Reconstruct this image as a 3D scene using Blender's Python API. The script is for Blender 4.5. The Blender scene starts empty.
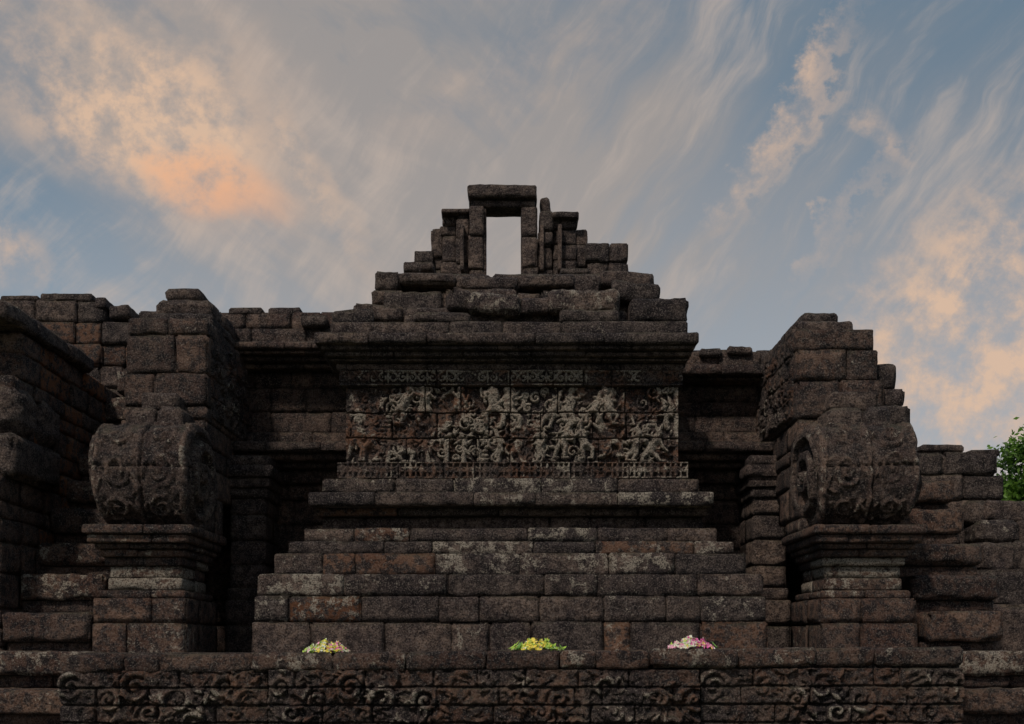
import bpy, math, random
import numpy as np
from mathutils import Euler, Vector, Quaternion
random.seed(7); rng=np.random.default_rng(7)
scene=bpy.context.scene
F=1024.0; HOR=650.0; CZ=1.51
def sx(px,Y): return (px-512.0)*Y/F
def sz(py,Y): return CZ+(HOR-py)*Y/F

# ------------------------------------------------------------ noise
def vnoise(p,seed=0):
    i=np.floor(p).astype(np.int64); f=p-i; f=f*f*(3-2*f)
    def h(ix,iy,iz):
        n=(ix*374761393+iy*668265263+iz*1440662683+seed*974634777)&0xffffffff
        n=((n^(n>>13))*1274126177)&0xffffffff
        n=((n^(n>>16))*2246822519)&0xffffffff
        return ((n^(n>>15))&0xffffff)/float(0xffffff)
    x,y,z=i[:,0],i[:,1],i[:,2]; fx,fy,fz=f[:,0],f[:,1],f[:,2]
    def l(a,b,t): return a+(b-a)*t
    c=l(l(l(h(x,y,z),h(x+1,y,z),fx),l(h(x,y+1,z),h(x+1,y+1,z),fx),fy),
        l(l(h(x,y,z+1),h(x+1,y,z+1),fx),l(h(x,y+1,z+1),h(x+1,y+1,z+1),fx),fy),fz)
    return c
def fbm(p,seed=0,o=3):
    s=0;a=1;t=0
    for k in range(o):
        s=s+a*vnoise(p*(2**k),seed+k*17); t+=a; a*=.5
    return s/t

# ------------------------------------------------------------ mesh util
def make_obj(name,V,Q,mat,parent=None,attr=None,smooth=True,matidx=None):
    me=bpy.data.meshes.new(name)
    V=np.asarray(V,dtype=np.float32); Q=np.asarray(Q,dtype=np.int32)
    me.vertices.add(len(V)); me.vertices.foreach_set('co',V.ravel())
    n=Q.shape[1]
    me.loops.add(Q.size); me.loops.foreach_set('vertex_index',Q.ravel())
    me.polygons.add(len(Q))
    me.polygons.foreach_set('loop_start',np.arange(0,Q.size,n,dtype=np.int32))
    me.polygons.foreach_set('loop_total',np.full(len(Q),n,dtype=np.int32))
    me.polygons.foreach_set('use_smooth',np.full(len(Q),smooth,dtype=bool))
    me.update(calc_edges=True)
    if attr is not None:
        a=me.attributes.new('sd','FLOAT_COLOR','POINT')
        a.data.foreach_set('color',np.asarray(attr,dtype=np.float32).ravel())
    me.materials.append(mat)
    ob=bpy.data.objects.new(name,me); scene.collection.objects.link(ob)
    if parent: ob.parent=parent
    return ob
def empty(name):
    e=bpy.data.objects.new(name,None); scene.collection.objects.link(e); e.empty_display_size=.3; return e

_T={}
def template(nx,ny,nz):
    k=(nx,ny,nz)
    if k in _T: return _T[k]
    idx={};vs=[];fs=[]
    def g(i,j,l):
        t=(i,j,l)
        if t not in idx: idx[t]=len(vs); vs.append(t)
        return idx[t]
    for i in range(nx):
        for l in range(nz):
            fs.append((g(i,0,l),g(i+1,0,l),g(i+1,0,l+1),g(i,0,l+1)))
            fs.append((g(i,ny,l),g(i,ny,l+1),g(i+1,ny,l+1),g(i+1,ny,l)))
    for j in range(ny):
        for l in range(nz):
            fs.append((g(0,j,l),g(0,j,l+1),g(0,j+1,l+1),g(0,j+1,l)))
            fs.append((g(nx,j,l),g(nx,j+1,l),g(nx,j+1,l+1),g(nx,j,l+1)))
    for i in range(nx):
        for j in range(ny):
            fs.append((g(i,j,0),g(i,j+1,0),g(i+1,j+1,0),g(i+1,j,0)))
            fs.append((g(i,j,nz),g(i+1,j,nz),g(i+1,j+1,nz),g(i,j+1,nz)))
    _T[k]=(np.array(vs),np.array(fs)); return _T[k]

class Part:
    def __init__(s,name): s.name=name; s.V=[];s.Q=[];s.E=[];s.S=[];s.A=[];s.M=[];s.n=0
    def raw(s,V,Q,attr,E=None,amp=0):
        s.V.append(V); s.Q.append(np.asarray(Q)+s.n); s.n+=len(V)
        s.E.append(np.zeros_like(V) if E is None else E)
        s.S.append(np.tile(rng.random(3)*50,(len(V),1)))
        a=np.empty((len(V),4)); a[:]=attr; s.A.append(a); s.M.append(np.full(len(V),amp,dtype=float))
    def block(s,x0,x1,y0,y1,z0,z1,r=.012,rot=None,li=.3,ru=0.,amp=.006,seg=.055,rnd=None,wear=1.):
        L=np.array([x1-x0,y1-y0,z1-z0]); r=min(r,L.min()*.3)
        amp=min(amp,L.min()*.09)
        ns=[int(np.clip(round(l/seg),1,13)) for l in L]; ns[1]=min(ns[1],5)
        T,Q=template(ns[0]+2,ns[1]+2,ns[2]+2)
        P=np.empty((len(T),3))
        for a in range(3):
            ln=np.concatenate([[0],np.linspace(r,L[a]-r,ns[a]+1),[L[a]]])-L[a]/2
            P[:,a]=ln[T[:,a]]
        inner=np.clip(P,-(L/2-r),L/2-r); d=P-inner
        nrm=np.linalg.norm(d,axis=1,keepdims=True); nrm[nrm<1e-9]=1
        ex=(np.abs(d)>1e-9)
        P=inner+d/nrm*r
        # never chip more than a small part of the stone's thickness
        k=min((r*.6+.009)*wear,L.min()*.026)
        E=-np.sign(d)*(ex.sum(1,keepdims=True)>=2)*k
        if rot is not None:
            R=np.array(Euler(rot).to_matrix()); P=P@R.T; E=E@R.T
        P=P+np.array([(x0+x1)/2,(y0+y1)/2,(z0+z1)/2])
        rn=rng.random() if rnd is None else rnd
        s.raw(P,Q,(rn,li,ru,1),E,amp)
    def core(s,x0,x1,y0,y1,z0,z1):
        if x1-x0<.02 or y1-y0<.02 or z1-z0<.005: return
        T,Q=template(1,1,1)
        P=T*np.array([x1-x0,y1-y0,z1-z0])+np.array([x0,y0,z0])
        s.raw(P.astype(float),Q,(.1,0,0,1))
    def finish(s,mat,parent=None):
        V=np.concatenate(s.V);Q=np.concatenate(s.Q);E=np.concatenate(s.E);S=np.concatenate(s.S);A=np.concatenate(s.A);M=np.concatenate(s.M)[:,None]
        n=vnoise(V*7+S,3); n2=vnoise(V*24+S,4)
        V2=V+E*((n**3.2)[:,None]*8.0+n2[:,None]*.9)
        D=np.stack([fbm(V*5+S,10+k,3)-.5 for k in range(3)],1)
        D2=np.stack([vnoise(V*17+S,40+k)-.5 for k in range(3)],1)
        V2=V2+M*(D*2.0+D2*1.2)
        return make_obj(s.name,V2,Q,mat,parent,A)

def split(a,b,L):
    n=max(1,int(round((b-a)/L))); w=rng.uniform(.5,1.5,n); w=w/w.sum()*(b-a)
    e=a+np.concatenate([[0],np.cumsum(w)]); return e
def course(P,x0,x1,y0,y1,z0,z1,L=.45,li=.3,ru=0.,r=.011,jy=.006,jz=.002,amp=.005,ruf=None,skip=0.,lif=None,tilt=0.,wear=1.):
    g=.0022; d=min(.38,(y1-y0)) 
    if y1-y0-d<.15: d=y1-y0
    e=split(x0,x1,L)
    def attrs(xm,ym,zm):
        return (lif(xm,zm) if lif else li)*rng.uniform(.2,1.4), (ruf(xm,ym,zm) if ruf else ru)
    for a,b in zip(e[:-1],e[1:]):
        if rng.random()<skip: continue
        l,u=attrs((a+b)/2,y0,(z0+z1)/2)
        o=rng.uniform(-jy,jy); t=rng.uniform(-jz,jz)
        rot=(rng.uniform(-tilt,tilt),rng.uniform(-tilt,tilt),rng.uniform(-tilt,tilt)) if tilt else None
        P.block(a+g,b-g,y0+o,y0+d+.02,z0+g*.5,z1-g*.5+t,r=r*rng.uniform(.6,1.5),li=l,ru=u,amp=amp,wear=wear*rng.uniform(.4,1.8),rot=rot)
    if y1-y0>d+.1:
        for sa,sb in ((x0,x0+min(.35,(x1-x0)*.45)),(x1-min(.35,(x1-x0)*.45),x1)):
            e=split(y0+d,y1,L)
            for a,b in zip(e[:-1],e[1:]):
                o=rng.uniform(-jy,jy); l,u=attrs((sa+sb)/2,(a+b)/2,(z0+z1)/2)
                P.block(sa+(o if sa==x0 else 0),sb+(o if sb==x1 else 0),a+g,b-g,z0+g*.5,z1-g*.5,r=r*rng.uniform(.6,1.5),li=l,ru=u,amp=amp,wear=wear)
    P.core(x0+.04,x1-.04,y0+.06,y1-.04,z0,z1-.03)

# ------------------------------------------------------------ node helpers
def newmat(name):
    m=bpy.data.materials.new(name); m.use_nodes=True; nt=m.node_tree
    b=nt.nodes['Principled BSDF']; return m,nt,b
def mk(nt):
    N=nt.nodes;Lk=nt.links
    def setin(n,i,v):
        if v is None: return
        if isinstance(v,bpy.types.NodeSocket): Lk.new(v,n.inputs[i])
        else: n.inputs[i].default_value=v
    def M(op,a,b=None,c=None,cl=False):
        n=N.new('ShaderNodeMath'); n.operation=op; n.use_clamp=cl
        setin(n,0,a);setin(n,1,b);setin(n,2,c); return n.outputs[0]
    def mix(f,a,b,mode='MIX'):
        n=N.new('ShaderNodeMix'); n.data_type='RGBA'; n.blend_type=mode
        setin(n,0,f)
        for i,v in ((6,a),(7,b)):
            if isinstance(v,bpy.types.NodeSocket): Lk.new(v,n.inputs[i])
            else: n.inputs[i].default_value=(v[0],v[1],v[2],1)
        return n.outputs[2]
    def noise(vec,scale,detail=6,rough=.6,dist=0.):
        n=N.new('ShaderNodeTexNoise'); 
        if vec is not None: Lk.new(vec,n.inputs['Vector'])
        n.inputs['Scale'].default_value=scale;n.inputs['Detail'].default_value=detail;n.inputs['Roughness'].default_value=rough;n.inputs['Distortion'].default_value=dist
        return n.outputs[0]
    def ramp(v,a,b,lo=0.,hi=1.):
        n=N.new('ShaderNodeMapRange'); n.interpolation_type='SMOOTHSTEP'
        setin(n,0,v);setin(n,1,a);setin(n,2,b);setin(n,3,lo);setin(n,4,hi); return n.outputs[0]
    return N,Lk,M,mix,noise,ramp

def stone_material():
    m,nt,b=newmat('weathered_andesite'); N,Lk,M,mix,noise,ramp=mk(nt)
    geo=N.new('ShaderNodeNewGeometry'); pos=geo.outputs['Position']
    at=N.new('ShaderNodeAttribute'); at.attribute_name='sd'
    sep=N.new('ShaderNodeSeparateColor'); Lk.new(at.outputs['Color'],sep.inputs[0])
    R,G,B=sep.outputs[0],sep.outputs[1],sep.outputs[2]
    n1=noise(pos,2.6,4,.65); n2=noise(pos,13,5,.72); n3=noise(pos,75,3,.7)
    c=mix(ramp(n1,.33,.67),(.048,.036,.038),(.160,.120,.102))
    c=mix(ramp(n2,.38,.62),mix(1.,c,(.28,.27,.30),'MULTIPLY'),c)
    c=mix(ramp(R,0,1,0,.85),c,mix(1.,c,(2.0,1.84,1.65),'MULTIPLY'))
    c=mix(ramp(n3,.52,.66,0,.65),c,(.31,.26,.225))
    c=mix(ramp(n3,.47,.36,0,.9),c,(.009,.008,.009))
    rm=M('MULTIPLY',ramp(n2,.44,.56),B,cl=True)
    c=mix(M('MULTIPLY',rm,.85),c,mix(R,(.17,.065,.028),(.33,.125,.045)))
    sn=N.new('ShaderNodeSeparateXYZ'); Lk.new(geo.outputs['Normal'],sn.inputs[0])
    mm=M('MULTIPLY',ramp(sn.outputs[2],.3,.9),ramp(n1,.42,.62),cl=True)
    c=mix(M('MULTIPLY',mm,.45),c,(.085,.078,.045))
    ln=noise(pos,10,7,.74,.3)
    th=ramp(G,0.,1.,.71,.40)
    lm=ramp(M('SUBTRACT',ln,th),0.,.05)
    lm=M('MULTIPLY',lm,ramp(n3,.38,.56,.10,1.))
    c=mix(M('MULTIPLY',lm,.88),c,mix(n1,(.40,.33,.26),(.60,.53,.43)))
    Lk.new(c,b.inputs['Base Color'])
    b.inputs['Roughness'].default_value=.9; b.inputs['Specular IOR Level'].default_value=.25
    h=M('ADD',M('MULTIPLY',noise(pos,36,6,.75),1.8),M('MULTIPLY',noise(pos,10,3,.6),1.3))
    bp=N.new('ShaderNodeBump'); bp.inputs['Strength'].default_value=.95; bp.inputs['Distance'].default_value=.04
    Lk.new(h,bp.inputs['Height']); Lk.new(bp.outputs[0],b.inputs['Normal'])
    return m
STONE=stone_material()

def simple(name,c1,c2,scale=30,rough=.7,sub=0.):
    m,nt,b=newmat(name); N,Lk,M,mix,noise,ramp=mk(nt)
    g=N.new('ShaderNodeNewGeometry')
    c=mix(ramp(noise(g.outputs['Position'],scale,3,.6),.35,.65),c1,c2)
    Lk.new(c,b.inputs['Base Color']); b.inputs['Roughness'].default_value=rough
    return m

# ------------------------------------------------------------ relief carving
class Relief:
    def __init__(s,W,H,res=.008):
        s.W=W;s.H=H;s.nx=int(W/res)+1;s.nz=int(H/res)+1
        s.x=np.linspace(0,W,s.nx);s.z=np.linspace(0,H,s.nz);s.h=np.zeros((s.nz,s.nx))
    def cap(s,ax,az,bx,bz,r0,r1,h):
        r=max(r0,r1)
        i0=np.searchsorted(s.x,min(ax,bx)-r);i1=np.searchsorted(s.x,max(ax,bx)+r)
        j0=np.searchsorted(s.z,min(az,bz)-r);j1=np.searchsorted(s.z,max(az,bz)+r)
        if i1<=i0 or j1<=j0: return
        X=s.x[None,i0:i1];Z=s.z[j0:j1,None]
        dx,dz=bx-ax,bz-az; l2=dx*dx+dz*dz+1e-9
        t=np.clip(((X-ax)*dx+(Z-az)*dz)/l2,0,1)
        d2=(X-ax-t*dx)**2+(Z-az-t*dz)**2; rr=(r0+(r1-r0)*t)
        v=h*np.clip(1-d2/rr**2,0,1)**.4
        s.h[j0:j1,i0:i1]=np.maximum(s.h[j0:j1,i0:i1],v)
    def spiral(s,cx,cz,R,turns=1.6,a0=0,dr=1,w=.018,h=.03):
        n=26;pr=None
        for k in range(n+1):
            t=k/n; a=a0+dr*t*turns*2*math.pi; r=R*(1-t)**.8
            p=(cx+r*math.cos(a),cz+r*math.sin(a))
            if pr: s.cap(pr[0],pr[1],p[0],p[1],w*(1-.5*t)+.003,w*(1-.5*t)+.003,h)
            pr=p
    def leaf(s,x,z,a,l,w,h):
        mx,mz=x+math.cos(a)*l*.5,z+math.sin(a)*l*.5
        s.cap(x,z,mx,mz,w*.3,w,h); s.cap(mx,mz,x+math.cos(a)*l,z+math.sin(a)*l,w,w*.15,h)
    def figure(s,x,z,S,f=1):
        h=.08; lean=random.uniform(-.22,.22)*S; sq=random.choice((1,1,.7))
        hipx,hipz=x,z+.42*S*sq; shx,shz=x+lean,hipz+.30*S
        s.cap(hipx,hipz,shx,shz,.13*S,.16*S,h); s.cap(shx,shz,shx+lean*.3,shz+.13*S,.06*S,.06*S,h)
        s.cap(shx+lean*.4,shz+.2*S,shx+lean*.4,shz+.22*S,.11*S,.10*S,h*1.1)
        s.cap(shx+lean*.4,shz+.28*S,shx+lean*.4-f*.07*S,shz+.36*S,.08*S,.03*S,h)
        for q in (-1,1):
            kx=hipx+q*random.uniform(.05,.26)*S;kz=z+.22*S*sq+random.uniform(-.03,.12)*S
            s.cap(hipx+q*.04*S,hipz,kx,kz,.10*S,.075*S,h); fx=kx+random.uniform(-.14,.1)*S; s.cap(kx,kz,fx,z+.02*S,.07*S,.05*S,h)
            s.cap(fx,z+.02*S,fx+f*.1*S,z+.02*S,.05*S,.05*S,h)
            ex=shx+q*random.uniform(.1,.28)*S;ez=shz-random.uniform(-.14,.2)*S
            s.cap(shx+q*.09*S,shz,ex,ez,.06*S,.05*S,h)
            s.cap(ex,ez,ex+random.uniform(-.18,.2)*S,ez+random.uniform(-.16,.24)*S,.05*S,.04*S,h)
    def joints(s,nz,L,depth=.03,w=.006):
        zs=np.linspace(0,s.H,nz+1)
        for k in range(nz):
            if k>0: s.h-=depth*np.exp(-((s.z[:,None]-zs[k]-.003*np.sin(s.x[None,:]*9+k))/w)**2)
            m=((s.z>=zs[k])&(s.z<zs[k+1]))[:,None]
            ed=split(0,s.W,L)
            for e in ed[1:-1]:
                s.h-=m*depth*np.exp(-((s.x[None,:]-e)/w)**2)
            for a,b in zip(ed[:-1],ed[1:]):
                s.h+=(m*((s.x>=a)&(s.x<b))[None,:])*rng.uniform(-.006,.006)
    def erode(s,seed,lo=.35,n=.014):
        X,Z=np.meshgrid(s.x,s.z); P=np.stack([X.ravel(),Z.ravel(),np.full(X.size,seed*1.7)],1)
        a=fbm(P*4,seed,3).reshape(s.h.shape); b=fbm(P*28,seed+5,3).reshape(s.h.shape)
        s.h=s.h*(lo+(1-lo)*np.clip((a-.28)*2.8,0,1))+n*(b-.5)*1.6
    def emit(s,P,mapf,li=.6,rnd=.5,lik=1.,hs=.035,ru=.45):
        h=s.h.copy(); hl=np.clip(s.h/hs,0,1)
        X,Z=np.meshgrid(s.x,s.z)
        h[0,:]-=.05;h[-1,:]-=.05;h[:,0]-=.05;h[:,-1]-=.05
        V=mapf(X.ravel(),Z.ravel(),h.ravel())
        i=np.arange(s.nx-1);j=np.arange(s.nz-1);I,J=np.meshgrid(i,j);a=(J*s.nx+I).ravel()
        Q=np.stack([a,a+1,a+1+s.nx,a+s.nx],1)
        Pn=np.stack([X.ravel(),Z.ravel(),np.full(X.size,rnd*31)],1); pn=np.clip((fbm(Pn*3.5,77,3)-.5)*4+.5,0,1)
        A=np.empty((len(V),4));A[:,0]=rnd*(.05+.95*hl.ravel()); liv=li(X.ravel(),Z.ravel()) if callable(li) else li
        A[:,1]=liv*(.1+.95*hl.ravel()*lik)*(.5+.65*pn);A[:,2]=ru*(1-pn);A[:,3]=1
        P.raw(V,Q,A)
def facing_front(x0,y,z0): return lambda u,w,h: np.stack([x0+u,y-h,z0+w],1)

temple=empty('stone_temple')

# ============================================================ CENTRAL TERRACE
C=Part('central_terrace')
BACK=12.3
def rust_base(x,y,z):
    v=0.
    if -1.85<x<-1.2 and 1.7<z<2.1: v=.95
    elif .6<x<1.1 and 1.5<z<1.75: v=.5
    elif rng.random()<.10: v=.45
    return v
tiers=[ # x0,x1,ytop,Y,L,li
 (252,768,622,9.0,.48,.38),(254,766,596,9.0,.5,.42),(257,764,574,9.03,.75,.5),
 (274,746,553,9.25,.6,.58),(288,734,541,9.40,.7,.52),(304,717,528,9.52,.6,.5),
 (322,703,517,9.80,.6,.25),(316,708,508,9.70,.7,.25),(308,714,492,9.53,.7,.5),(322,700,478,9.66,.7,.45)]
z0=1.38
for a,b,t,Y,L,li in tiers:
    z1=sz(t,Y); course(C,sx(a,Y),sx(b,Y),Y,BACK,z0,z1,L=L,li=li,ruf=rust_base,r=.012,jz=.005,jy=.010,amp=.007,wear=1.3); z0=z1
C.core(-6.5,6.2,9.06,16.9,-.2,1.45)
zJ0=z0; zJ1=sz(462,9.72); zK1=sz(388,9.85); zL1=sz(371,9.80)
C.core(sx(338,9.75),sx(687,9.75),9.77,BACK,zJ0-.01,zJ1-.002)
C.core(sx(347,9.85),sx(677,9.85),9.92,BACK,zJ1,zK1)
C.core(sx(341,9.85),sx(682,9.85),9.86,BACK,zK1+.002,zL1)
z0=zL1
for a,b,t,Y,L,li in [(336,684,363,9.76,.8,.1),(330,688,358,9.69,.8,.1),(325,692,351,9.62,.7,.1),(320,695,345,9.56,.7,.12),(314,699,332,9.50,.75,.2),(330,688,321,9.64,.8,.3)]:
    z1=sz(t,Y); course(C,sx(a,Y),sx(b,Y),Y,BACK,z0,z1,L=L,li=li,r=.012,jz=.006,jy=.01,amp=.007,wear=1.4); z0=z1
zTop=z0
for a,b,t,Y,L,li in [(404,628,309,9.85,.5,.25),(384,660,291,10.1,.5,.3),(378,655,273,10.4,.55,.25)]:
    z1=sz(t,Y); course(C,sx(a,Y),sx(b,Y),Y,BACK,z0,z1,L=L,li=li,r=.022,jy=.05,jz=.02,tilt=.02,amp=.012,wear=1.6); z0=z1
def stone(P,a,b,t,bt,Y,d=.4,rot=(0,0,0),li=.3,r=.028,ru=0.,rnd=None):
    P.block(sx(a,Y),sx(b,Y),Y,Y+d,sz(bt,Y),sz(t,Y),r=r,rot=rot,li=li,amp=.024,ru=ru,wear=2.,rnd=rnd)
for s in [(330,371,309,325,9.75,.45,(0,-.12,.1),.3),(352,405,304,322,9.9,.5,(0,.05,0),.3),(372,404,290,306,10.1,.5,(0,0,0),.2),
          (413,470,311,322,9.66,.3,(0,.02,0),.35),(560,620,309,322,9.66,.3,(0,0,0),.35),(630,688,298,322,9.8,.5,(0,0,0),.2),
          (446,468,288,310,9.75,.3,(0,.1,.2),.3),(467,520,292,313,9.7,.4,(0,.05,.1),.6,.04,0,1.),(520,550,297,313,9.75,.4,(0,-.05,0),.3),
          (549,620,288,312,9.72,.4,(0,.04,-.1),.6,.045,0,1.),(612,660,282,300,9.95,.4,(0,.12,0),.3),
          (374,400,270,290,10.2,.5,(0,0,0),.2),(400,455,272,283,10.15,.4,(0,.0,0),.3),(455,520,276,289,10.2,.4,(0,.03,0),.3),(520,575,274,286,10.2,.4,(0,-.04,0),.3),(600,652,271,286,10.2,.4,(0,.05,0),.2)]:
    stone(C,*s)
C.finish(STONE,temple)

# relief panel
RP=Part('relief_panel')
Y=9.85; W=sx(678,Y)-sx(346,Y); H=zK1-zJ1; R=Relief(W,H,.0055)
random.seed(23)
for k in range(380): R.leaf(random.uniform(0,W),random.uniform(0,H),random.uniform(0,6.28),random.uniform(.05,.13),random.uniform(.014,.026),random.uniform(.025,.06))
for k in range(130):
    cx,cz=random.uniform(.03,W-.03),random.uniform(.03,H-.03)
    R.spiral(cx,cz,random.uniform(.03,.075),1.3,random.uniform(0,6.28),random.choice((-1,1)),.014,random.uniform(.04,.065))
for row in (0,1):
    x=.1+.06*row
    while x<W-.08:
        S_=random.uniform(.27,.42)
        if random.random()<.62: R.figure(x,row*.34+random.uniform(.0,.07),S_,random.choice((-1,1))); x+=random.uniform(.14,.25)
        elif random.random()<.5:
            z_=row*.33; R.cap(x,z_+.02,x+random.uniform(-.05,.05),z_+.24,.03,.02,.06)
            for k in range(8): R.leaf(x,z_+random.uniform(.15,.28),random.uniform(0,6.28),random.uniform(.07,.12),.028,.065)
            x+=.17
        else:
            z_=row*.33
            for k in range(5): R.cap(x-.06+.03*k,z_+.04*k,x+.05,z_+.04*k,.022,.022,.055)
            x+=.16
for q in (.0,W): R.cap(q,0,q,H,.05,.05,.05)
R.erode(3,.3,.018); R.joints(3,.42,.045,.005)
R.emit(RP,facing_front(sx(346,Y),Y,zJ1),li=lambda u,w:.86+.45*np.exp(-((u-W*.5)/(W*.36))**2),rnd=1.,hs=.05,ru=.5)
Y=9.72; W=sx(688,Y)-sx(337,Y); H=zJ1-zJ0; R=Relief(W,H,.006); x=0.
while x<W:
    w=random.uniform(.09,.14); R.cap(x,.02,x,H-.02,.012,.012,.035)
    R.leaf(x+w/2,.02,1.57,H*.8,.035,.04); R.spiral(x+w*.25,H*.5,.03,1.2,0,1,.01,.03); R.spiral(x+w*.75,H*.5,.03,1.2,3.1,-1,.01,.03); x+=w
R.cap(0,.008,W,.008,.014,.014,.035);R.cap(0,H-.008,W,H-.008,.014,.014,.035)
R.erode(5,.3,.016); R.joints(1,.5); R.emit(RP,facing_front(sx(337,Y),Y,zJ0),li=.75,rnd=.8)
Y=9.78; W=sx(683,Y)-sx(339,Y); H=zL1-zK1; R=Relief(W,H,.006); x=0.
while x<W:
    w=random.uniform(.17,.21)
    R.spiral(x+w*.25,H*.52,.045,1.3,1.57,1,.013,.035);R.spiral(x+w*.75,H*.52,.045,1.3,1.57,-1,.013,.035)
    R.leaf(x+w*.5,H*.9,-1.57,H*.75,.02,.04); x+=w
R.cap(0,H-.01,W,H-.01,.016,.016,.04); R.cap(0,.01,W,.01,.01,.01,.025)
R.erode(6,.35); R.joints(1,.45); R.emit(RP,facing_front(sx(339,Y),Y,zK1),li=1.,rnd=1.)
RP.finish(STONE,temple)

# ============================================================ GATE ON TOP
G=Part('summit_gate')
gy=12.5
def gb(a,b,t,bt,Y=gy,d=.5,L=.5,r=.014,cut=.22,**k):
    zt,zb=sz(t,Y),sz(bt,Y); n=max(1,int(round((zt-zb)/cut))); e=split(zb,zt,(zt-zb)/n)
    for q in range(len(e)-1):
        o=rng.uniform(-.018,.018)
        course(G,sx(a,Y)+o,sx(b,Y)+o*.5,Y+rng.uniform(-.02,.02),Y+d,e[q],e[q+1],L=L,r=r,jy=.015,jz=.004,li=.12,amp=.010,wear=1.7,**k)
BASE=335
gb(469.5,484,206,BASE,d=.34,cut=.3)
gb(522.5,538,206,BASE,d=.34,cut=.3)
G.block(sx(468,gy),sx(537,gy),gy-.06,gy+.40,sz(199,gy),sz(186.5,gy),r=.022,li=.2,amp=.016,rot=(0,.008,0),wear=1.6)
G.block(sx(471,gy),sx(535,gy),gy+.02,gy+.33,sz(206,gy),sz(199.3,gy),r=.012,li=.1,amp=.006)
G.block(sx(482.5,gy),sx(486,gy),gy+.04,gy+.3,sz(BASE,gy),sz(206.5,gy),r=.01,li=.1,amp=.004)
G.block(sx(521,gy),sx(524,gy),gy+.04,gy+.3,sz(BASE,gy),sz(206.5,gy),r=.01,li=.1,amp=.004)
gb(456,469.3,208,BASE,Y=gy+.08,d=.45)
gb(441,457,211,BASE,Y=gy+.14,d=.45); gb(432,444,229,BASE,Y=gy+.2,d=.5)
gb(414,433,250,BASE,Y=gy+.15); gb(404,416,262,BASE,Y=gy+.2)
gb(538,553,211,BASE,Y=gy+.05,d=.45); G.block(sx(541,gy),sx(551,gy),gy+.1,gy+.35,sz(213,gy),sz(193,gy),r=.03,li=.2,amp=.010,rot=(0,-.12,0))
gb(552.5,577,216,BASE,Y=gy+.1,d=.45); gb(576,588,229,BASE,Y=gy+.12,d=.5)
gb(586,628,243,BASE,Y=gy-.1,L=.3)
G.block(sx(552,gy),sx(579,gy),gy,gy+.45,sz(217,gy),sz(211,gy),r=.015,li=.2,amp=.012)
G.block(sx(441,gy),sx(470,gy),gy+.02,gy+.45,sz(212,gy),sz(207.5,gy),r=.015,li=.2,amp=.012)
for a in (460,540,558): G.block(sx(a,gy),sx(a+4,gy),gy-.01,gy+.2,sz(270,gy),sz(224,gy),r=.012,li=.1,amp=.006)
for s in [(404,418,264,271,11.2),(420,434,262,270,11.2),(560,590,268,274,11.)]: stone(G,*s,d=.3,r=.03)
G.finish(STONE,temple)

# ============================================================ TERRACE WALLS
Wl=Part('terrace_walls')
def recess(xa,xb,top,seq):
    z0=1.4
    for t,Y in seq:
        if t<top: break
        z1=sz(t,Y); course(Wl,xa,xb,Y,12.4,z0,z1,L=.42,li=.14,r=.012,jy=.010,ru=.1); z0=z1
seqL=[(625,11.05),(600,11.05),(575,11.05),(550,11.05),(525,11.05),(500,11.05),(484,11.0),(470,10.9),(462,10.75),(453,10.62),(441,10.5),(432,10.95),(412,11.1),(388,11.1),(372,11.1),(363,10.95),(356,10.85),(350,10.76),(341,10.7),(328,11.0),(312,11.05)]
recess(sx(205,11.0),sx(356,11.0),305,seqL)
seqR=[(625,11.05),(600,11.05),(575,11.05),(550,11.05),(525,11.05),(500,11.05),(484,11.0),(470,10.9),(462,10.75),(453,10.62),(441,10.5),(432,10.95),(416,11.1),(402,11.1),(385,11.1),(377,10.9),(364,10.8),(351,11.0)]
recess(sx(670,11.0),sx(762,11.0),345,seqR)
for xa,xb in ((-2.88,-2.52),(2.46,2.80)):
    z0=1.4
    for t,dx in [(625,.04),(600,.04),(588,.02),(565,0),(540,0),(515,0),(498,.0),(488,.03),(478,.06),(466,.09),(456,.05)]:
        z1=sz(t,10.45); course(Wl,xa-dx,xb+dx,10.45-dx,11.1,z0,z1,L=.5,li=.14,r=.012); z0=z1
z0=1.4
tops=[sz(t,12.0) for t in range(630,296,-22)]
for k,z1 in enumerate(tops+[sz(299,12.0)]):
    low=z1<sz(318,12)
    course(Wl,-6.8,-4.2 if low else sx(104,12),12.0,17.0,z0,z1,L=.4,li=.15,ruf=lambda x,y,z:.5*(rng.random()<.2),r=.018,jy=.02,jz=.006,amp=.009,wear=1.4); z0=z1
z0=1.4
for k,t in enumerate(range(630,306,-20)):
    z1=sz(t,12.05); course(Wl,-4.4,sx(215,12),12.05,17.0,z0,z1,L=.4,li=.15,ruf=lambda x,y,z:.6*(rng.random()<.25),r=.018,jy=.02,amp=.009,wear=1.4); z0=z1
z0=1.4
for k in range(12):
    z1=z0+.31; course(Wl,-3.4,3.3,12.3,17.0,z0,z1,L=.5,li=.1,r=.02); z0=z1
z0=1.4
for t in (625,600,575,550,525,500,475,452):
    z1=sz(t,10.95); course(Wl,3.2,5.27 if t>470 else 5.2,10.95,15.,z0,z1,L=.5,li=.2,r=.02,jy=.025,jz=.006,amp=.01); z0=z1
stone(Wl,922,965,444,452,11.,.5,(0,0.02,0),.2); stone(Wl,970,1001,449,456,11.,.5,(0,-.03,0),.2)
for s in [(0,38,295,301,12.),(40,92,293,301,12.02),(95,106,297,308,12.),(108,130,305,318,12.0),(228,262,307,315,11.05),(268,300,307,315,11.05),(300,326,315,326,10.9),(700,722,348,356,10.95),(728,752,346,354,10.95)]:
    stone(Wl,*s,d=.4,r=.02)
Wl.finish(STONE,temple)

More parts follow.
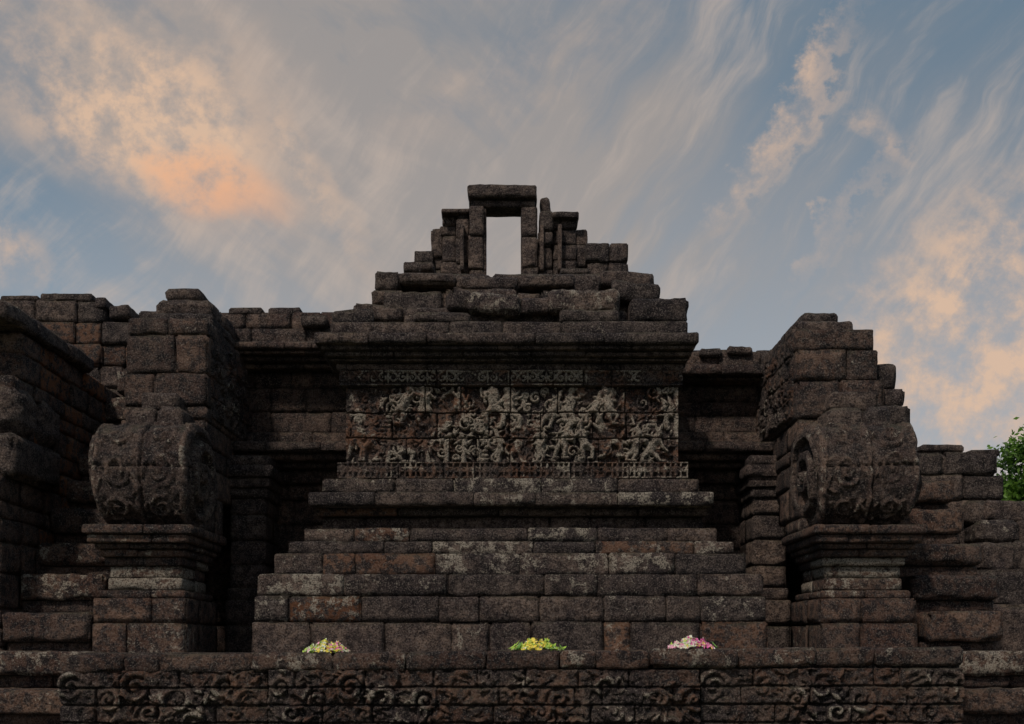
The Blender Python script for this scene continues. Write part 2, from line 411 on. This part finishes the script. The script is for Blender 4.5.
# ============================================================ STAIR BALUSTRADES
def volute(P,xa,xb,cy,cz,ry,rz,seed):
    W=(xb-xa)/2; xm=(xa+xb)/2
    random.seed(seed)
    Rv=Relief(xb-xa,2.8,.010); w=xb-xa
    for side in (0,1):
        f=1 if side==0 else -1
        X=lambda q: q if side==0 else w-q
        for zc in np.arange(.1,2.8,.31):
            Rv.spiral(X(w*.27),zc+.06,.115,1.6,random.uniform(0,6.28),f,.018,.035)
            Rv.leaf(X(w*.40),zc,1.57-f*.6,.2,.03,.035); Rv.leaf(X(w*.12),zc+.1,1.57+f*.5,.18,.025,.03)
            for q in range(4): Rv.leaf(X(random.uniform(.05,w*.5)),zc+random.uniform(0,.3),random.uniform(0,6.28),.12,.02,.025)
    for zc in np.arange(.05,2.8,.22): Rv.leaf(w*.5,zc,1.57,.21,.05,.035)
    for e in (.035,w-.035): Rv.cap(e,0,e,2.8,.03,.03,.04)
    Rv.erode(seed,.4,.014); Rv.h*=.9
    Rv.h-=.035*np.exp(-((Rv.x[None,:]-w*.53)/.009)**2)
    nt,nu=Rv.h.shape
    t=np.linspace(0,2*math.pi,nt,endpoint=False)
    ex=2.45; c,s_=np.cos(t),np.sin(t); pc=np.sign(c)*np.abs(c)**(2/ex); ps=np.sign(s_)*np.abs(s_)**(2/ex)
    rows=[]
    for i,u in enumerate(np.linspace(-1,1,nu)):
        e=max(0,(abs(u)-.85)/.15); sc=1-.11*e**2.2
        low=np.clip(-ps,0,1); lip=np.clip((ps-.55)/.45,0,1)
        X=xm+u*W*(1-.13*low**2.2+.02*lip-.03*np.exp(-((ps-.35)/.25)**2))
        g=Rv.h[:,i]+.02*lip-.03*np.exp(-((ps-.1)/.02)**2)*(pc<0)
        rows.append(np.stack([X,cy+(ry*sc+g)*pc,cz+(rz*sc+g)*ps],1))
    V=np.concatenate(rows); I,J=np.meshgrid(np.arange(nu-1),np.arange(nt)); a=(I*nt+J).ravel(); b=(I*nt+(J+1)%nt).ravel()
    Q=np.stack([a,b,b+nt,a+nt],1)
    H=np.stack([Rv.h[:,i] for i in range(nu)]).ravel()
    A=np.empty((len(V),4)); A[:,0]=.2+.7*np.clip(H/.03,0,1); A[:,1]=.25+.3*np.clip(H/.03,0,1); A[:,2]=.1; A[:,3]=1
    P.raw(V,Q,A,amp=.014)
    for sgn,row in ((-1,rows[0]),(1,rows[-1])):
        nr=60; VV=[]; cen=row.mean(0); AA=[]
        for r in np.linspace(1,0.0,nr):
            p=(cen+(row-cen)*r).copy()
            sp=np.cos((t*sgn+ 2*math.pi*2.4*r**.8)) 
            hh=.05*np.clip(sp*1.6,-.6,.8)*(r<.95)*(r>.04)+.03*(r<.12)
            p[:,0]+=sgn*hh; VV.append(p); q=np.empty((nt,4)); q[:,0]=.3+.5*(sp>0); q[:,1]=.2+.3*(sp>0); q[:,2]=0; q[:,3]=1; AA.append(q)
        VV=np.concatenate(VV); I,J=np.meshgrid(np.arange(nr-1),np.arange(nt)); a=(I*nt+J).ravel(); b=(I*nt+(J+1)%nt).ravel()
        Q=np.stack([a,a+nt,b+nt,b],1) if sgn>0 else np.stack([a,b,b+nt,a+nt],1)
        P.raw(VV,Q,np.concatenate(AA),amp=.008)

def balustrade(name,xa,xb,side,capped):
    P=Part(name)
    z0=1.4
    for t,Y,dx in [(623,9.0,0),(598,9.02,0),(590,9.07,-.03),(578,9.14,-.08),(566,9.16,-.09),(557,9.12,-.06),(549,9.08,-.03),(543,9.03,-.0),(534,8.98,0.04),(524,8.94,.07)]:
        z1=sz(t,Y)
        course(P,xa-dx,xb+dx,Y,9.95+dx,z0,z1,L=.5,li=.85 if dx<-.05 else .38,r=.012,jy=.007,ru=.25); z0=z1
    volute(P,xa-.02,xb+.02,9.42,sz(473,9.0)+.02,.45,.45,31 if side>0 else 32)
    z=z0
    zt=sz(319 if capped else 330,9.7)
    n=int(round((zt-z)/.25)); hs=split(z,zt,(zt-z)/n)
    for z,z1 in zip(hs[:-1],hs[1:]):
        zm=(z+z1)/2
        if zm<3.45: yf=9.5
        else: yf=9.60+(zm-3.45)*.05
        yb=11.25 if zm>3.75 else 9.95+(zm-z0)/(3.75-z0)*1.2
        ax,bx=xa,xb
        if capped: ax=xa+.02+max(0,zm-3.6)*.05
        else: bx=xb-max(0,(zm-3.45))*.16; ax=xa-.03
        course(P,ax,bx,yf,yb,z,z1,L=.5,li=.33,r=.014,jy=.012,jz=.004,amp=.009,ru=.18,wear=1.3)
    z=zt
    course(P,xa+.17,xb-.12,9.3,9.7,sz(430,9.2),sz(406,9.3),L=.3,li=.35,r=.03,jy=.02,amp=.014)
    course(P,xa+.28,xb-.2,9.4,9.7,sz(408,9.3),sz(392,9.4),L=.3,li=.35,r=.03,jy=.02,amp=.014)
    if capped:
        course(P,xa+.10,xb-.04,9.95,11.3,z,z+.14,L=.8,li=.2,r=.03,jy=.02,amp=.014)
        course(P,xa+.16,xb-.10,10.1,11.0,z+.14,z+.34,L=.8,li=.2,r=.06,jy=.02,amp=.016)
        P.block(xa+.24,xb-.22,10.15,10.8,z+.33,z+.46,r=.07,li=.2,amp=.018)
    else:
        course(P,xa+.02,xb-.25,9.9,11.3,z,z+.17,L=.4,li=.2,r=.03,jy=.03,amp=.014)
        course(P,xa+.14,xb-.36,10.05,10.9,z+.17,z+.29,L=.3,li=.2,r=.04,jy=.03,amp=.012)
        for a,b,t,bt,Y in [(868,896,364,390,9.75),(872,905,388,408,9.7),(868,911,405,428,9.6),(830,870,392,410,9.4)]:
            stone(P,a,b,t,bt,Y,.6,(0,.03,0),.25)
    R=Relief(1.45,.78,.009)
    for q in range(34): R.spiral(random.uniform(.05,1.4),random.uniform(.05,.75),random.uniform(.05,.11),1.6,random.uniform(0,6.28),random.choice((-1,1)),.018,.035)
    for q in range(60): R.leaf(random.uniform(0,1.45),random.uniform(0,.78),random.uniform(0,6.28),random.uniform(.07,.16),.022,.035)
    R.erode(8+int(xa>0),.3); R.joints(4,.4)
    if side>0: R.emit(P,lambda u,w,h:np.stack([xb+.018+h,9.75+u,3.72+w],1),li=.5,rnd=.7)
    else: R.emit(P,lambda u,w,h:np.stack([xa-.048-h,9.75+1.45-u,3.72+w],1),li=.5,rnd=.7)
    P.finish(STONE,temple)
balustrade('stair_balustrade_west',sx(92,9.0),sx(186,9.0),1,True)
balustrade('stair_balustrade_east',sx(820,9.0),sx(918,9.0),-1,False)

O=Part('outer_balustrade_west')
def rust_left(x,y,z):
    return .95 if (y>9.8 and rng.random()<.6) else .25
hs=split(0,4.44,.225)
for z0,z1 in zip(hs[:-1],hs[1:]):
    zm=(z0+z1)/2
    yf=9.0 if zm<3.15 else (9.25 if zm<3.95 else 9.4)
    course(O,-5.4,-4.5,yf,12.1,z0,z1,L=.42,li=.25,ruf=rust_left,r=.016,jy=.02,jz=.004,amp=.009,wear=1.3)
for ya,yb in ((9.0,9.62),(9.63,10.3),(10.31,10.85)):
    O.block(-5.45,-4.42+rng.uniform(-.04,.03),ya,yb,4.445,4.60+rng.uniform(-.03,.02),r=.03,li=.4,amp=.016,rnd=.9,wear=2.4,rot=(rng.uniform(-.03,.03),0,rng.uniform(-.03,.03)))
for a in range(2): O.block(-5.4,-4.43,9.15+a*.5,9.65+a*.5,3.45,3.93,r=.12,li=.3,amp=.02)
O.block(-5.4,-4.4,9.05,10.0,3.05,3.44,r=.05,li=.3,amp=.015)
O.finish(STONE,temple)

# ============================================================ STAIRS
def stairs(name,xa,xbs,st,z0,back=12.2):
    P=Part(name)
    for k,(y,z1) in enumerate(st):
        xb=xbs[k] if isinstance(xbs,(list,tuple)) else xbs
        zm=z1-(z1-z0)*.66
        course(P,xa,xb-.02,y+.09,back,z0,zm,L=.6,li=.15,r=.02,jy=.02,jz=.0,amp=.01,ru=.2)
        course(P,xa,xb,y,back,zm,z1,L=.7,li=.48,r=.03,jy=.03,jz=.012,amp=.014,ru=.25,wear=1.7); z0=z1
    P.finish(STONE,temple)
lower=[(6.9,-.0),(7.25,.28),(7.6,.58),(7.95,.88),(8.3,1.19),(8.65,1.5)]
upper=[(9.0,1.85),(9.32,2.2),(9.64,2.53),(9.96,2.88),(10.28,3.22),(10.6,3.56),(10.95,3.92),(11.3,4.3),(11.65,4.7)]
stairs('lower_stairs_west',-4.52,sx(58,8.0),lower,-.3)
stairs('lower_stairs_east',sx(965,8.0),5.9,lower,-.3)
stairs('upper_stairs_west',-4.5,sx(92,9.)-.02,upper,1.45)
stairs('upper_stairs_east',sx(925,9.)+.02,[sx(1003,9.0),sx(1001,9.32),sx(985,9.64),sx(966,9.96),sx(955,10.28)],upper[:5],1.45)
O=Part('outer_balustrade_east')
z0=0.
for z1,y,x0 in [(.5,9.5,4.7),(1.0,9.5,4.7),(1.42,9.5,4.7),(1.95,9.75,4.55),(2.3,10.1,4.60),(2.62,10.35,4.72),(2.85,10.6,4.83),(3.08,10.75,4.95)]:
    course(O,x0,6.6,y,12.4,z0,z1,L=.5,li=.38,r=.035,jy=.05,jz=.012,amp=.016,tilt=.02,wear=1.6); z0=z1
stone(O,968,1000,500,524,10.75,.5,(0,.03,.2),.3,.05)
O.finish(STONE,temple)

# ============================================================ FRONT PLATFORM WALL WITH CARVED FRIEZE
FW=Part('carved_platform_wall')
xa,xb=sx(58,8.),sx(965,8.)
def tiltz(x): return .035*(x/3.5)
e=split(xa,xb,.55)
for a,b in zip(e[:-1],e[1:]):
    zt=1.5+tiltz((a+b)/2); y=8.0 if not (sx(268,8)<(a+b)/2<sx(700,8)) else 7.95
    FW.block(a+.003,b-.003,y+rng.uniform(-.01,.01),8.4,1.355+tiltz((a+b)/2),zt+rng.uniform(-.006,.006),r=.02*rng.uniform(.7,1.5),li=.5*rng.uniform(.3,1.5),amp=.014,rot=(0,-.01,0),ru=.25,wear=1.9)
z0=0
for z1 in (.27,.54,.8):
    course(FW,xa,xb,7.98,8.6,z0,z1,L=.55,li=.3,r=.02,amp=.012); z0=z1
FW.core(xa+.02,xb-.02,8.06,9.0,0,1.40)
for ya,yb in ((8.4,8.72),(8.72,9.05)):
    e=split(xa,xb,.5)
    for a,b in zip(e[:-1],e[1:]): FW.block(a+.002,b-.002,ya,yb-.004,1.36,1.487,r=.012,li=.4,amp=.004)
random.seed(5)
for (pa,pb,yy,zlo,zhi,seed) in ((58,268,8.02,.80,1.35,21),(268,700,7.97,.80,1.36,22),(700,965,8.02,.80,1.37,23)):
    X0,X1=sx(pa,8.)+.004,sx(pb,8.)-.004; W=X1-X0;H=zhi-zlo; R=Relief(W,H,.007)
    for q in range(int(W*90)): R.leaf(random.uniform(0,W),random.uniform(0,H),random.uniform(0,6.28),random.uniform(.07,.15),random.uniform(.016,.03),random.uniform(.015,.045))
    x=.1; f=1
    while x<W:
        rr=random.uniform(.08,.145); cz=H*.66+f*.05
        R.spiral(x,cz,rr,random.uniform(1.,1.8),random.uniform(-.6,.6)+(0 if f>0 else 3.14),f,.026,.06)
        R.spiral(x+rr*.9,cz-.2,rr*.8,1.3,random.uniform(0,6),-f,.024,.055)
        for q in range(5):
            a=random.uniform(0,6.28); R.leaf(x+math.cos(a)*rr*1.1,cz+math.sin(a)*rr*1.1,a+.7*f,.1,.026,.06)
        x+=rr*random.uniform(1.9,3.2); f=-f if random.random()<.8 else f
    R.erode(seed,.15,.024); R.joints(4,.42,.045,.008)
    R.emit(FW,facing_front(X0,yy,zlo),li=.62,rnd=.85,hs=.05,ru=.4)
FW.finish(STONE,temple)

# ============================================================ FLOWER OFFERINGS
pm={'white':simple('petal_white',(.8,.8,.7),(.7,.72,.5),60,.6),'pink':simple('petal_pink',(.8,.28,.45),(.9,.55,.64),60,.6),
    'magenta':simple('petal_magenta',(.6,.06,.30),(.75,.2,.42),60,.6),'yellow':simple('petal_yellow',(.9,.66,.06),(.8,.75,.15),60,.6),
    'green':simple('petal_green',(.30,.5,.06),(.5,.65,.10),60,.6),'leaf':simple('banana_leaf',(.07,.2,.03),(.18,.34,.06),25,.5)}
order=['white','pink','magenta','yellow','green','leaf']
def offering(name,px,Yc,wts,seed,w=.185,h=.075,leafy=0):
    r=random.Random(seed); V=[];Q=[];MI=[]
    cx=sx(px,Yc); cz=1.5+tiltz(cx)+.005
    def petal(c,n,l,wd,cup,mi):
        n=Vector(n).normalized(); t=n.orthogonal().normalized(); t.rotate(Quaternion(n,r.uniform(0,6.28))); b=n.cross(t)
        base=len(V); c=Vector(c)
        pts=[(-1,0,.35),(-.45,-.8,.15),(-.3,.0,-.15),(-.45,.8,.15),(.45,-.8,.1),(.4,0,-.1),(.45,.8,.1),(1,0,.5)]
        for a,bb,k in pts: V.append(tuple(c+t*a*l+b*bb*wd+n*k*cup))
        for q in ((0,1,2),(0,2,3),(1,4,5,2),(2,5,6,3),(4,7,5),(5,7,6)):
            Q.append(tuple(base+i for i in q)); MI.append(mi)
    for k in range(9+leafy*5):
        a=r.uniform(0,6.28); petal((cx+math.cos(a)*w*.6,Yc+math.sin(a)*.08,cz+.012+r.random()*.01),(math.cos(a)*.25,-.1,1),.09,.035,.02,5)
    for k in range(680):
        a=r.uniform(0,6.28); q=r.random()**.5
        x=math.cos(a)*q; y=math.sin(a)*q; z=h*(1-q**1.7)*r.uniform(.75,1.05)+.008
        lump=1+.2*math.sin(x*9+seed)+.18*math.sin(x*23+seed); u=r.random()
        ws=[wt*(1+ .9*math.sin(3*x+i*1.7+seed)) for i,wt in enumerate(wts)]
        tot=sum(ws);acc=0;mi=0
        for i,wt in enumerate(ws):
            acc+=wt/tot
            if u<acc: mi=i;break
        petal((cx+x*w,Yc+y*.12,cz+z*lump),(x+r.uniform(-.8,.8),y-.3+r.uniform(-.8,.8),.8),r.uniform(.010,.022),r.uniform(.006,.012),.012,mi)
    for k in range(6+leafy*8):
        sg=r.choice((-1,1)); petal((cx+sg*w*r.uniform(.4,1.1),Yc-.02+r.uniform(-.05,.05),cz+.03*r.random()+.01),(sg*.6,-.4,1),.06,.012,.03,4 if r.random()<.5 else 5)
    me=bpy.data.meshes.new(name)
    me.from_pydata(V,[],Q)
    for o in order: me.materials.append(pm[o])
    me.polygons.foreach_set('material_index',MI); me.update()
    ob=bpy.data.objects.new(name,me); scene.collection.objects.link(ob)
offering('flower_offering',327,8.12,[1.5,.4,.2,.9,1.1,.0],3)
offering('flower_offering',537,8.12,[.5,.05,.02,1.1,1.6,.1],4,leafy=1)
offering('flower_offering',691,8.12,[1.3,1.5,1.1,.2,.25,.0],9)

# ============================================================ TREE (right)
tr=empty('leafy_tree')
bark=simple('bark',(.08,.06,.045),(.14,.11,.08),12,.9)
def leafmat(name,c1,c2):
    m,nt,b=newmat(name); N,Lk,M,mix,noise,ramp=mk(nt)
    at=N.new('ShaderNodeAttribute'); at.attribute_name='sd'; sp=N.new('ShaderNodeSeparateColor'); Lk.new(at.outputs['Color'],sp.inputs[0])
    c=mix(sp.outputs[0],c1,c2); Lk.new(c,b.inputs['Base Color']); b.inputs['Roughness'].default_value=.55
    t=N.new('ShaderNodeBsdfTranslucent'); Lk.new(c,t.inputs[0]); ms=N.new('ShaderNodeMixShader'); ms.inputs[0].default_value=.4
    Lk.new(b.outputs[0],ms.inputs[1]);Lk.new(t.outputs[0],ms.inputs[2]); Lk.new(ms.outputs[0],N['Material Output'].inputs[0]); return m
LEAF=leafmat('tree_leaf',(.03,.08,.012),(.16,.30,.04))
def tube(pts,rad,nm,parent):
    V=[];Q=[];n=10
    for k,(p,r) in enumerate(zip(pts,rad)):
        for a in range(n):
            t=a/n*6.283; V.append((p[0]+math.cos(t)*r,p[1]+math.sin(t)*r,p[2]))
    for k in range(len(pts)-1):
        for a in range(n): Q.append((k*n+a,k*n+(a+1)%n,(k+1)*n+(a+1)%n,(k+1)*n+a))
    make_obj(nm,V,Q,bark,parent)
tc=np.array([8.85,16.,3.75]); r=random.Random(2)
tube([(9.2,16,-.1),(9.15,16,1.2),(9.1,16.05,2.4),(8.9,16,3.6)],[.2,.16,.13,.07],'trunk',tr)
cl=[]
for k in range(120):
    v=Vector((r.gauss(0,1),r.gauss(0,1),r.gauss(0,1))).normalized()*r.uniform(.45,1.)
    c=tc+np.array([v.x*1.4,v.y*1.4,v.z*1.15]); cl.append(c)
    if k<14: 
        m=(tc*.6+c*.4)-np.array([0,0,.25]); s0=(9.1,16.03,2.3+(.1*k)%1)
        tube([s0,tuple(m),tuple(c)],[.06,.035,.012],'limb_%d'%k,tr)
n=42000; cc=np.array(cl)[rng.integers(0,len(cl),n)]; P0=cc+rng.normal(0,.14,(n,3))
d1=rng.normal(0,1,(n,3)); d1/=np.linalg.norm(d1,axis=1,keepdims=True); d2=np.cross(d1,rng.normal(0,1,(n,3))); d2/=np.linalg.norm(d2,axis=1,keepdims=True)
l=rng.uniform(.035,.065,(n,1)); V=np.stack([P0-d1*l,P0+d2*l*.45,P0+d1*l,P0-d2*l*.45],1).reshape(-1,3)
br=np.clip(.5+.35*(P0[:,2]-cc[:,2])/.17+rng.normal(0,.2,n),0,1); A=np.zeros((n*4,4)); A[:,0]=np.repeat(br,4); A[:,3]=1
make_obj('crown',V,np.arange(n*4).reshape(-1,4),LEAF,tr,A,smooth=False)

# ============================================================ GROUND
gm,nt,b=newmat('grass_ground'); N,Lk,M,mix,noise,ramp=mk(nt); g=N.new('ShaderNodeNewGeometry')
c=mix(ramp(noise(g.outputs['Position'],1.2,5,.6),.4,.6),(.05,.075,.025),(.10,.09,.05)); c=mix(ramp(noise(g.outputs['Position'],30,3),.4,.65),c,(.04,.06,.02)); Lk.new(c,b.inputs['Base Color']); b.inputs['Roughness'].default_value=.95
n=60; gx=np.sinh(np.linspace(-6,6,n))*4; X,Yg=np.meshgrid(gx,gx)
V=np.stack([X.ravel(),Yg.ravel(),X.ravel()*0],1); I,J=np.meshgrid(np.arange(n-1),np.arange(n-1)); a=(J*n+I).ravel()
make_obj('ground',V,np.stack([a,a+1,a+1+n,a+n],1),gm)

# ============================================================ SKY
SUN_EL,SUN_AZ=math.radians(50),math.radians(210)
w=bpy.data.worlds.new('World'); scene.world=w; w.use_nodes=True; nt=w.node_tree
try: w.cycles.sampling_method='NONE'
except Exception as ex: print(ex)
N,Lk,M,mix,noise,ramp=mk(nt); bg=N['Background']
sky=N.new('ShaderNodeTexSky'); sky.sky_type='NISHITA'; sky.sun_disc=False; sky.sun_elevation=SUN_EL; sky.sun_rotation=SUN_AZ
tcn=N.new('ShaderNodeTexCoord'); sp=N.new('ShaderNodeSeparateXYZ'); Lk.new(tcn.outputs['Generated'],sp.inputs[0])
X,Yv,Z=sp.outputs; dn=M('MAXIMUM',M('ABSOLUTE',Yv),.25); u=M('DIVIDE',X,dn); v=M('DIVIDE',Z,dn)
def comb(a,b,c=0.):
    n=N.new('ShaderNodeCombineXYZ')
    for i,q in enumerate((a,b,c)):
        if isinstance(q,bpy.types.NodeSocket): Lk.new(q,n.inputs[i])
        else: n.inputs[i].default_value=q
    return n.outputs[0]
uv=comb(u,v)
wn=M('SUBTRACT',noise(uv,5,3,.5),.5); wn2=M('SUBTRACT',noise(comb(v,u,3.),5.,3,.5),.5)
uw=M('ADD',u,M('MULTIPLY',wn,.09)); vw=M('ADD',v,M('MULTIPLY',wn2,.08))
def rot(uu,vv,ang,ax,ay,off=0.):
    c,s=math.cos(ang),math.sin(ang)
    a=M('MULTIPLY',M('ADD',M('MULTIPLY',uu,c),M('MULTIPLY',vv,s)),ax)
    b=M('MULTIPLY',M('ADD',M('MULTIPLY',uu,-s),M('MULTIPLY',vv,c)),ay)
    return comb(a,b,off)
wf=noise(uv,22,5,.65)
ub=M('ADD',uw,M('MULTIPLY',M('SUBTRACT',wf,.5),.08)); vb=M('ADD',vw,M('MULTIPLY',M('SUBTRACT',wf,.5),-.06))
def blob(px,py,rx,ry,deg=0.):
    du=M('SUBTRACT',ub,(px-512)/F); dv=M('SUBTRACT',vb,(650-py)/F); c,s=math.cos(math.radians(deg)),math.sin(math.radians(deg))
    a=M('DIVIDE',M('ADD',M('MULTIPLY',du,c),M('MULTIPLY',dv,s)),rx); b=M('DIVIDE',M('ADD',M('MULTIPLY',du,-s),M('MULTIPLY',dv,c)),ry)
    return ramp(M('ADD',M('MULTIPLY',a,a),M('MULTIPLY',b,b)),1.,0.)
def addm(l):
    r=l[0]
    for q in l[1:]: r=M('ADD',r,q)
    return r
streakR=noise(rot(uw,vw,math.radians(54),1.8,10.,1.),1.6,6,.58)
streakL=noise(rot(uw,vw,math.radians(140),2.6,7.,4.),1.6,6,.58)
right=ramp(u,-.12,.12)
st=M('ADD',M('MULTIPLY',streakR,right),M('MULTIPLY',streakL,M('SUBTRACT',1.,right)))
fine=noise(rot(uw,vw,math.radians(57),6.,30.,9.),1.6,5,.6)
S=10.
def col(r,g,b):
    f=lambda c:((c/255+.055)/1.055)**2.4 if c>10 else c/255/12.92
    return (f(r)*S,f(g)*S,f(b)*S)
base=mix(ramp(v,.15,.62),col(162,170,178),col(96,122,142))
base=mix(.08,base,sky.outputs[0])
haze=M('MULTIPLY',addm([M('MULTIPLY',blob(400,110,.38,.36,0),1.05),M('MULTIPLY',blob(110,50,.38,.15,0),1.),M('MULTIPLY',blob(620,240,.3,.2,0),.5),M('MULTIPLY',blob(900,170,.3,.3),.4)]),ramp(st,.3,.62,.45,1.),cl=True)
c=mix(M('MULTIPLY',haze,.75),base,col(168,157,149))
wisps=ramp(M('ADD',M('MULTIPLY',st,.6),M('MULTIPLY',fine,.4)),.47,.70,0.,.6); c=mix(wisps,c,col(194,178,166))
warm=addm([M('MULTIPLY',blob(110,75,.26,.12,-10),.6),M('MULTIPLY',blob(180,145,.19,.10,-24),.7),M('MULTIPLY',blob(28,262,.055,.035,-40),.75),
  M('MULTIPLY',blob(795,115,.17,.028,56),1.),M('MULTIPLY',blob(875,130,.05,.018,-50),.6),M('MULTIPLY',blob(840,215,.12,.018,52),.5),M('MULTIPLY',blob(330,190,.12,.02,112),.5),
  M('MULTIPLY',blob(1000,350,.28,.18,38),1.1),M('MULTIPLY',blob(560,60,.25,.05,25),.25)])
tex=ramp(M('ADD',M('MULTIPLY',st,.45),M('MULTIPLY',wf,.55)),.38,.60,.15,1.)
wm=M('MULTIPLY',warm,tex,cl=True)
c=mix(M('MULTIPLY',wm,.85),c,mix(wm,col(196,174,158),col(222,188,160)))
hot=M('MULTIPLY',blob(215,178,.10,.048,-18),tex,cl=True); c=mix(M('MULTIPLY',hot,.7),c,col(238,176,134))
Lk.new(c,bg.inputs[0]); bg.inputs[1].default_value=1/S

sl=bpy.data.lights.new('sun','SUN'); sl.energy=2.15; sl.angle=math.radians(5); sl.color=(1,.91,.80)
so=bpy.data.objects.new('sun',sl); scene.collection.objects.link(so)
d=Vector((math.sin(SUN_AZ)*math.cos(SUN_EL),math.cos(SUN_AZ)*math.cos(SUN_EL),math.sin(SUN_EL)))
so.rotation_euler=d.to_track_quat('Z','Y').to_euler(); so.location=d*30

cam=bpy.data.cameras.new('camera'); co=bpy.data.objects.new('camera',cam); scene.collection.objects.link(co)
co.location=(0,0,CZ); co.rotation_euler=(math.radians(90),0,0); cam.lens=36; cam.sensor_width=36; cam.shift_y=(650-362)/1024; cam.clip_end=5000
scene.camera=co
scene.view_settings.view_transform='Standard'; scene.view_settings.look='None'; scene.view_settings.exposure=0
